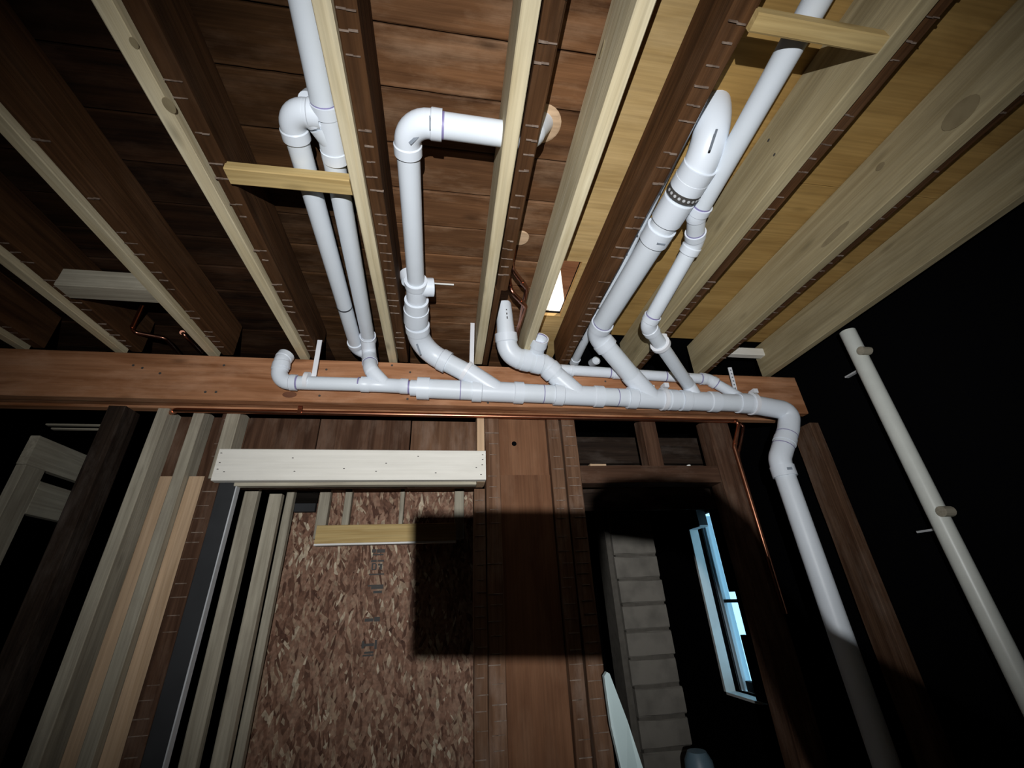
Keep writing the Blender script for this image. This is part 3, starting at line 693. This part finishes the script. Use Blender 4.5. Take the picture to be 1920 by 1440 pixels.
# ------------------------------------------------------------------ stud wall under the beam
ST = bz0 - .008
def stud(px0, px1, y0, d, z0, z1, mat, label, pyt=900, name='stud', cat='stud', lean=0.0, jit=0.0007, xr=None):
    a, b = (P(px0, pyt, y=y0).x, P(px1, pyt, y=y0).x) if xr is None else xr
    xm = (a + b) / 2
    return stick(name, V((xm - lean, y0 + d / 2, z0)), V((xm, y0 + d / 2, z1)), b - a, d, (1, 0, 0), mat, label=label, cat=cat, jit=jit, ch=.003, bow=.001)
stud(0, 0, YW, .10, 0, ST, 'pine_grey', 'pale knotty stud, the farthest left of the bright ones', xr=(-1.252, -1.206), lean=.0)
stud(0, 0, YW, .09, 0, ST, 'pine_grey', 'pale stud sandwiched between two wider pinkish studs', xr=(-1.106, -1.063))
stud(0, 0, YW + .018, .09, 0, P(320, 893, y=YW + .018).z, 'pine_pink', 'pinkish short stud on the left of the sandwiched pale stud', xr=(-1.162, -1.108))
stud(0, 0, YW + .03, .09, 0, P(370, 893, y=YW + .03).z, 'pine_pink', 'pinkish short stud on the right of the sandwiched pale stud', xr=(-1.061, -0.995))
stud(0, 0, YW, .09, 2.0, ST, 'pine_grey', 'short pale stud above the left end of the white header', xr=(-0.973, -0.916))
def marks_on(o, L, w, h, n0, face, pitch=.05):
    """plaster ridges on the front of an upright old stud (local x is up)"""
    mb = MB(); x = -L / 2 + .05
    while x < L / 2 - .03:
        if random.random() < .8:
            a = -w / 2 + random.uniform(0, .3) * w; b = w / 2 - random.uniform(0, .3) * w
            t = random.uniform(.002, .0042)
            mb.box(x - t / 2, x + t / 2, a, b, face * h / 2 - .002, face * h / 2 + .002)
        x += random.uniform(.7, 1.25) * pitch
    r = mb.build('plaster_ridges', M['plaster'], o); r['kind'] = 'stuff'
def front_sign(o):                         # which local z faces the camera (-Y)
    return 1 if (o.matrix_basis.to_3x3() @ V((0, 0, 1))).y < 0 else -1
def old_stud(x0, x1, y0, d, z0, z1, mat, label, marks=True, name='old_stud'):
    o = stud(0, 0, y0, d, z0, z1, mat, label, name=name, jit=.0015, xr=(x0, x1))
    if marks: marks_on(o, z1 - z0, x1 - x0, d, 0, front_sign(o))
    return o
old_stud(-0.99, -0.925, YW + .01, .08, 0, ST, 'old_brown', 'lath-scarred brown stud at the left of the strand-board doorway')
old_stud(-1.43, -1.365, YW - .02, .10, 0, ST, 'old_dark', 'blackened old post left of all the pale studs', marks=False)
o = bar('jamb_board', (-0.925, -0.858), (YW + .006, YW + .03), (0, 1.985), 'z', 'dark_grey', label='dark grey board lining the left of the strand-board doorway', cat='jamb board')
bar('edge_strip', (-0.858, -0.853), (YW + .003, YW + .033), (0, 1.985), 'z', 'edge', label='thin pale metal strip along the left doorway edge', cat='trim strip', ch=.0005)
# old boards behind the studs, above the opening
wf = empty('wall_front', (0, YW + .1, 0), kind='structure')
yb = YW + .092
for px0, px1 in ((290, 462), (462, 596), (597, 770), (771, 905)):
    x0, x1 = P(px0, 810, y=yb).x, P(px1, 810, y=yb).x
    bar('plank', (x0 + .001, x1 - .001), (yb + random.uniform(0, .004), yb + .02), (1.98, ST), 'z', 'old_mid' if px0 > 700 else 'old_brown', parent=wf, jit=.001)
# white header over the doorway
hy0, hy1_ = YW - .042, YW - .003
hL, hR = P(405, 866, y=hy0).x, P(911, 876, y=hy0).x; hz1, hz0 = P(660, 843, y=hy0).z, P(660, 900, y=hy0).z
hd = bar('header_board', (hL, hR), (hy0, hy1_), (hz0, hz1), 'x', 'pine_white', label='broad whitish header board nailed across the doorway', cat='header board', jit=.0004)
fs = front_sign(hd)
for px, py in [(415, 850), (412, 868), (408, 880), (420, 885), (549, 859), (552, 884), (645, 879), (724, 869), (784, 856), (705, 884), (905, 853), (905, 862), (904, 872), (902, 890), (817, 887), (893, 877)]:
    p = P(px, py, y=hy0); q = hd.matrix_basis.inverted() @ p; n = V((0, 0, fs))
    MB().sweep([(q - n * .002, n, .0035), (q + n * .0006, n, .0035)], 8).build('nail_head', M['ink'], hd)
bar('header_board', (P(440, 905, y=YW).x, P(893, 905, y=YW).x), (YW - .002, YW + .036), (hz0 - .012, hz1 - .02), 'x', 'pine_grey', label='second header board showing as a grey lip beneath the whitish one', cat='header board')
stud(0, 0, YW, .09, hz0, ST, 'pine_pink', 'narrow orange-pink stud above the right end of the white header', xr=(0.139, 0.176))
old_stud(0.180, 0.246, YW + .002, .09, 0, ST, 'old_mid', 'lath-scarred brown stud at the right of the strand-board doorway')
old_stud(0.128, 0.178, YW + .004, .09, 0, hz0 - .03, 'old_mid', 'narrower brown stud forming the right doorway edge')
# brown panel
pan = empty('panel', (0.37, YW + .03, 0), 'plain reddish-brown boarding with a knothole between scarred studs', 'wall panel')
zs = P(985, 891, y=YW + .03).z
bar('plank', (0.247, 0.486), (YW + .022, YW + .045), (0, zs - .001), 'z', 'panel', parent=pan); bar('plank', (0.247, 0.486), (YW + .03, YW + .045), (zs, ST), 'z', 'panel', parent=pan)
q = P(964, 832, y=YW + .03); MB().sweep([(q + V((0, .004, 0)), V((0, -1, 0)), .014), (q + V((0, -.001, 0)), V((0, -1, 0)), .012)], 9).build('knothole', M['black'], pan, origin=V(pan.location))
old_stud(0.488, 0.548, YW, .09, 0, ST, 'old_mid', 'scarred brown stud right of the reddish-brown panel')
old_stud(0.558, 0.628, YW - .004, .09, 0, ST, 'old_mid', 'scarred brown stud at the left end of the dark rail')
# framing to the right
bar('rail', (0.630, 1.345), (YW, YW + .09), (P(1200, 905, y=YW).z, P(1200, 873, y=YW).z), 'x', 'old_brown', label='dark horizontal rail between brown studs above the block column', cat='rail', jit=.0015)
rzt = P(1200, 873, y=YW).z
old_stud(0.985, 1.065, YW + .005, .08, rzt, ST, 'old_brown', 'short brown stud standing on the dark rail', marks=False)
old_stud(1.350, 1.470, YW - .005, .10, 0, ST, 'old_brown', 'wide weathered post right of the dark rail', marks=False, name='post')
sw = empty('wall_behind', (1.0, 2.1, 0), kind='structure')
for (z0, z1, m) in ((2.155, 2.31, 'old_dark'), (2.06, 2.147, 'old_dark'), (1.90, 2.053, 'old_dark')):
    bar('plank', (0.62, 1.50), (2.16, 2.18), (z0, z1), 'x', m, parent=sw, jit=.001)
q = P(1118, 866, y=YW + .03); bar('wood_scrap', (q.x - .04, q.x + .04), (YW + .01, YW + .04), (rzt, rzt + .012), 'x', 'pine_pink', label='small pale scrap lying on the dark rail', cat='wood scrap')
q = P(1290, 868, y=YW + .03); MB().sweep([(V((q.x, YW + .03, rzt)), V((0, 0, 1)), .012), (V((q.x, YW + .03, rzt + .012)), V((0, 0, 1)), .009)], 8).build('plaster_crumb', M['white_paint'], origin=V((q.x, YW + .03, rzt)))
tag(bpy.data.objects['plaster_crumb'], 'white crumb of plaster on the dark rail', 'plaster crumb')
# right wall stud
bar('wall_stud', (2.0, 2.055), (1.90, 2.035), (0, P(1507, 798, x=2.0).z), 'z', 'old_mid', label='brown stud on the right wall behind the downpipe', cat='stud', jit=.001)

# ------------------------------------------------------------------ beyond the doorway
YO = 2.40
ox0, ox1 = P(535, 1020, y=YO).x, P(889, 1210, y=YO).x
os_ = bar('strand_board', (ox0, ox1), (YO, YO + .012), (0.0, P(700, 915, y=YO).z), 'z', 'osb', label='large strand-board sheet closing the doorway, stamped with dark ink', cat='strand board', jit=0, ch=.0005)
def inkbox(px0, py0, px1, py1):
    a = P(px0, py0, y=YO); b = P(px1, py1, y=YO); mi = os_.matrix_basis.inverted()
    MB().box(min(a.x, b.x), max(a.x, b.x), YO - .0006, YO + .001, min(a.z, b.z), max(a.z, b.z)).v
    mb = MB().box(min(a.x, b.x), max(a.x, b.x), YO - .0006, YO + .001, min(a.z, b.z), max(a.z, b.z)); mb.v = [mi @ p for p in mb.v]
    mb.build('ink_stamp', M['ink'], os_)
for r_ in [(698, 1030, 705, 1036), (707, 1030, 722, 1036), (699, 1039, 719, 1041), (696, 1050, 706, 1054), (708, 1050, 720, 1053), (697, 1056, 705, 1058), (697, 1058, 699, 1067), (704, 1058, 706, 1067), (697, 1067, 705, 1069), (709, 1057, 717, 1060), (712, 1060, 716, 1068), (692, 1076, 720, 1077.5),
           (690, 1097, 719, 1099), (696, 1100, 718, 1104), (700, 1108, 716, 1112), (684, 1160, 700, 1165), (702, 1157, 712, 1165), (679, 1202, 682, 1216), (703, 1200, 706, 1217), (683, 1207, 701, 1211), (683, 1222, 700, 1225), (680, 1228, 700, 1230)]: inkbox(*r_)
def instud(t0, t1, b0, b1, yt, mat, label, y, d=.04, zt=None):
    """upright with edges measured at row yt (t0,t1) and at the bottom row 1440 (b0,b1)"""
    xa = (P(t0, yt, y=y).x + P(t1, yt, y=y).x) / 2; xb = (P(b0, 1440, y=y).x + P(b1, 1440, y=y).x) / 2
    w = (P(t1, yt, y=y).x - P(t0, yt, y=y).x); za = P(t0, yt, y=y).z; zb = P(b0, 1440, y=y).z
    x0 = xb + (xb - xa) * zb / (za - zb)
    stick('stud', V((x0, y + d / 2, 0)), V((xa, y + d / 2, za)), w, d, (1, 0, 0), mat, label=label, cat='stud', jit=.001, ch=.003)
instud(463, 488, 331, 367, 905, 'pine_grey', 'grey bark-edged stud nearest the left doorway edge', 2.16)
instud(505, 529, 391, 425, 926, 'pine_grey', 'grey stud in the middle of the three inside the doorway', 2.20)
instud(541, 555, 434, 450, 908, 'pine_grey', 'slim grey stud touching the left edge of the strand board', 2.30)
yk = 2.30
for (a, b, lab) in ((596, 616, 'short grey upright at the left end of the small ledge board'), (644, 657, 'second short upright above the ledge board'), (749, 757, 'thin short upright above the middle of the ledge board'), (852, 870, 'short upright at the right end of the ledge board')):
    x0, x1 = P(a, 950, y=yk + .03).x, P(b, 950, y=yk + .03).x
    bar('upright', (x0, x1), (yk + .03, yk + .07), (P(a, 1010 if a in (596, 852) else 985, y=yk + .03).z, 2.06), 'z', 'pine_grey', label=lab, cat='upright')
xa, xb = P(592, 1000, y=yk).x, P(855, 1000, y=yk).x; za, zb = P(700, 983, y=yk).z, P(700, 1017, y=yk).z
lb = bar('ledge_board', (xa, xb), (yk, yk + .028), (zb, za), 'x', 'pine_gold', label='small ledge board with a lit lower edge painted on in front of the strand board', cat='ledge board')
l3 = MB().box(xa, xb, yk - .003, yk + .03, zb - .009, zb - .0005); mi = lb.matrix_basis.inverted(); l3.v = [mi @ p for p in l3.v]
l3.build('edge_strip', M['upwhite'], lb)  # white strip puts the light along the lower edge into colour
bar('plate', (-0.93, 0.16), (2.26, 2.39), (2.06, 2.10), 'x', 'old_mid', label='dark top plate over the short uprights', cat='plate')
bar('cross_piece', (P(553, 950, y=2.37).x, P(592, 950, y=2.37).x), (2.36, 2.39), (P(560, 960, y=2.37).z, P(560, 944, y=2.37).z), 'x', 'dark_grey', label='small grey cross piece at the top left of the strand board', cat='cross piece')
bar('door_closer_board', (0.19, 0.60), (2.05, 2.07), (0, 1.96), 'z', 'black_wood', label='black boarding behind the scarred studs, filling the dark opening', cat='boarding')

bar('dark_gap_sheet', (P(555, 930, y=2.375).x, P(597, 930, y=2.375).x), (2.372, 2.39), (P(570, 944, y=2.375).z + .002, P(570, 905, y=2.375).z), 'x', 'black_wood', label='black sheet painting the dark gap above the small grey cross piece', cat='dark gap')  # black sheet stands in for the shade inside an opening
a_, b_ = P(803, 531, z=ZC - .004), P(851, 533, z=ZC - .004)  # pale bar in place of light leaking between the deck boards
bar('light_slit', (a_.x, b_.x), (a_.y - .004, a_.y + .003), (ZC - .006, ZC - .0005), 'x', 'upwhite', label='thin white bar standing in for a slit of light under the deck beside the bent pipe', cat='light_slit')
def knot(owner_label, p, n, along, a, b, mat='knot'):
    ow = [o for o in bpy.data.objects if o.get('label') == owner_label][0]; mi = ow.matrix_basis.inverted(); n = unit(n); x = unit(along - n * along.dot(n)); y = n.cross(x); mb = MB(); N = 18
    ring = [p + x * a * math.cos(2 * math.pi * k / N) + y * b * math.sin(2 * math.pi * k / N) for k in range(N)]
    mb.v = [mi @ (q - n * .002) for q in ring] + [mi @ (q + n * .0005) for q in ring]; mb.f = [list(range(N)), list(range(N, 2 * N))[::-1]] + [[k, N + k, N + (k + 1) % N, (k + 1) % N] for k in range(N)]
    mb.build('knot', M[mat], ow)
M['knot'] = plain('wood_knot', (0.27, 0.215, 0.12), 0.85, noise=0.6, nscale=30, dark=(0.19, 0.145, 0.075))
M['knot_red'] = plain('red_knot', (0.17, 0.065, 0.03), 0.85, noise=0.6, nscale=30, dark=(0.09, 0.03, 0.015))
Hl = 'tan new joist with a dark knot, second from the right'
knot(Hl, P(1800, 212, x=1.3275), V((-1, 0, 0)), V((0, 1, 0)), .045, .03); knot(Hl, P(1565, 440, x=1.3275), V((-1, 0, 0)), V((0, 1, 0)), .06, .012); knot(Hl, P(1650, 312, x=1.3275), V((-1, 0, 0)), V((0, 1, 0)), .014, .01)
Gl = 'tan new joist right of the thin straight drain pipe'
for px_, py_ in ((1441, 263), (1452, 290), (1461, 313), (1374, 412)): knot(Gl, P(px_, py_, x=.9245), V((-1, 0, 0)), V((0, 1, 0)), .005, .004, 'ink')
Al = 'pale new joist running past the left end of the short golden block'
for px_, py_, r_ in ((251, 81, .007), (317, 198, .012)): knot(Al, P(px_, py_, z=ZJ - .0004), V((0, 0, -1)), V((0, 1, 0)), r_ * 1.5, r_)
El = 'grey-sided new joist left of the bright plywood and its hole'
for px_, py_, a_, b_ in ((1128, 92, .02, .006), (1093, 150, .09, .003), (1040, 270, .12, .002)): knot(El, P(px_, py_, x=.3465), V((-1, 0, 0)), V((0, 1, .05)), a_, b_, 'ink_grey' if b_ < .005 else 'knot')
p_ = P(543, 740, y=YB); mb = MB(); mb.sweep([(p_ + V((0, .001, 0)), V((0, -1, 0)), .02), (p_ + V((0, -.0012, 0)), V((0, -1, 0)), .02)], 16); mb.v = [V((p_.x + (q.x - p_.x) * 1.5, q.y, p_.z + (q.z - p_.z) * .75)) for q in mb.v]
mb.build('knot', M['knot_red'], beam, origin=beam.location)

# block column
ch = empty('block_column', (1.05, 2.42, 0), 'column of single grey masonry blocks in the dark beyond the rail', 'masonry column')
rows = [1000, 1041, 1082, 1131, 1183, 1235, 1293, 1352, 1414]
zs_ = [P(1180, r_, y=2.35).z for r_ in rows]
dzs = [a - b for a, b in zip(zs_[:-1], zs_[1:])]; hgt = sum(dzs[1:]) / len(dzs[1:])
cx0, cx1 = P(1150, 1020, y=2.35).x, P(1228, 1020, y=2.35).x
zz = zs_[-1]
while zz > hgt: zz -= hgt
MB().box(cx0 + .006, cx1 - .006, 2.358, 2.52, 0, 2.2).build('mortar_core', M['mortar'], ch, origin=V(ch.location))
MB().box(cx0 - .03, cx0 + .002, 2.38, 2.52, 0, 2.2).build('mortar_face', M['mortar'], ch, origin=V(ch.location))
z = zz - hgt + .0
k = 0
while z < 2.15:
    z0 = max(z + .006, 0.0); z1 = min(z + hgt - .006, 2.2)
    if z1 - z0 > .03:
        j = random.uniform(-.005, .005)
        bar('brick', (cx0 + j, cx1 + j), (2.35 + random.uniform(0, .006), 2.5), (z0, z1), 'x', 'block', parent=ch, jit=.002, ch=.006, seg=3)
    z += hgt

# window in the right wall
w = empty('window_1', (WX, (WY0 + WY1) / 2, WZ0), kind='structure')
def wp(name, x0, x1, y0, y1, z0, z1, mat): return MB().box(x0, x1, y0, y1, z0, z1).build(name, M[mat], w, origin=V(w.location))
wp('far_casing', 1.985, 2.058, WY1 - .012, WY1 + .012, WZ0, WZ1 - .107, 'white_paint')
wp('head_casing', 1.985, 2.058, WY1 - .17, WY1 + .012, WZ1 - .095, WZ1 + .05, 'dark_grey')
wp('head_lip', 1.984, 2.058, WY1 - .172, WY1 + .013, WZ1 - .106, WZ1 - .096, 'edge')
wp('sill', 1.985, 2.13, 2.99, WY1 - .012, WZ0 - .015, WZ0, 'white_paint')
wp('jamb', 2.10, 2.20, WY1 - .006, WY1 + .02, WZ0, WZ1, 'vinyl')
wp('sash_stile', 2.120, 2.150, WY1 - .030, WY1 - .006, WZ0, WZ1, 'vinyl')
wp('weather_strip', 2.098, 2.104, WY1 - .014, WY1 - .006, WZ0, WZ1, 'dark_grey')
wp('sash_rail', 2.125, 2.165, WY0 - .2, WY1 - .03, 1.418, 1.440, 'dark_grey')
wp('sash_rail', 2.125, 2.16, WY0 - .2, WY1 - .05, WZ0, WZ0 + .06, 'dark_grey')
wp('pane', 2.14, 2.145, WY0 - .3, WY1 - .04, WZ0, WZ1, 'glass')
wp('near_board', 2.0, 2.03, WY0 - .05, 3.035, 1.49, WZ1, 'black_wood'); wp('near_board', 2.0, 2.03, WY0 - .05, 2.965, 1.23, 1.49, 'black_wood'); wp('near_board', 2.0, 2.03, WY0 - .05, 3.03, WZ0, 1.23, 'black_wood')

# stake and roll
s0_, s1_ = P(1172, 1500, y=1.66), P(1138, 1262, y=1.70)
mb = MB(); pts = [(1133, 1268), (1138, 1260), (1143, 1263), (1176, 1350), (1222, 1490), (1176, 1490), (1146, 1362)]
fr = [P(a, b, y=1.66 + (1500 - b) * .0002) for a, b in pts]; n = len(fr)
low = [V((P(1300, 1700, y=1.60).x, 1.58, 0.0)), V((P(1240, 1700, y=1.60).x, 1.58, 0.0))]
fr = fr[:4] + [fr[4]] + low + [fr[5], fr[6]]; n = len(fr)
mb.v = [p.copy() for p in fr] + [p + V((0, .02, 0)) for p in fr]
mb.f = [list(range(n))[::-1], list(range(n, 2 * n))] + [[i, (i + 1) % n, n + (i + 1) % n, n + i] for i in range(n)]
o = mb.build('stake', M['blue_paint'], origin=fr[5]); tag(o, 'pale blue pointed board standing in front of the block column', 'stake')
q = P(1306, 1408, y=1.98); secs = []
for t, r_ in ((0, .058), (.9, .058), (.97, .052), (1.0, .035)): secs.append((V((q.x, 1.98, q.z * t)), V((0, 0, 1)), r_))
o = MB().sweep(secs, 20).build('rolled_sheet', M['tarp'], origin=V((q.x, 1.98, 0)), smooth=True); tag(o, 'blue-grey roll of sheet standing upright at the foot of the dark opening', 'rolled sheet')

# left stud partition seen end on (plane x = -1.78)
xl = -1.78
lf = empty('partition_frame', (xl, 2.2, 0), 'dim grey stud frame in the darkness at the far left', 'stud frame')
def lp(name, y0, y1, z0, z1, axis, mat): bar(name, (xl - .038, xl), (y0, y1), (z0, z1), axis, mat, parent=lf, jit=.001)
a = P(80, 818, x=xl); b = P(188, 862, x=xl); c = P(62, 905, x=xl)
lp('top_plate', a.y - .01, b.y + .10, a.z - .13, a.z, 'y', 'pine_grey')
lp('stud', a.y - .01, a.y + .09, 0, a.z - .132, 'z', 'pine_grey')
bb = P(150, 925, x=xl); b2 = P(150, 985, x=xl)
lp('block', a.y + .092, b.y + .06, b2.z, bb.z, 'y', 'pine_grey')
lp('stud', b.y - .02, b.y + .06, bb.z + .002, a.z - .132, 'z', 'old_mid')

# the phone that takes the picture; its shadow falls on the wall below
ph = empty('phone', CAM + R @ V((0.045, 0.04, 0.012)), 'black phone held up in front of the head lamp', 'phone')
mm = Matrix.Translation(CAM) @ R.to_4x4()
b_ = MB().box(-.066, .061, -.006, .088, .006, .014, mm)
b_.build('body', M['phone'], ph, origin=V(ph.location))

# sleeve and fist of the photographer, gripping the right end of the phone behind the lens
def behind(x, y, z=0.03):
    k = (.33 - z) / .33
    return CAM + R @ V((x * k, .2 - (.2 - y) * k, z))
pts = [(.066, .088, .017), (.095, .088, .020), (.125, .085, .021), (.148, .066, .017), (.166, .036, .016), (.19, -.01, .024), (.228, -.055, .042), (.30, -.125, .062), (.40, -.21, .07)]
ps = [behind(a, b) for a, b, c in pts]; secs = []
for i, p in enumerate(ps):
    t = ps[min(i + 1, len(ps) - 1)] - ps[max(i - 1, 0)]; secs.append((p, t, pts[i][2]))
secs.insert(0, (ps[0] - (ps[1] - ps[0]) * .4, ps[1] - ps[0], .008))
o = MB().sweep(secs, 20).build('sleeve', M['phone'], origin=ps[-1], smooth=True); tag(o, 'dark jacket sleeve reaching round to grip the phone', 'sleeve')
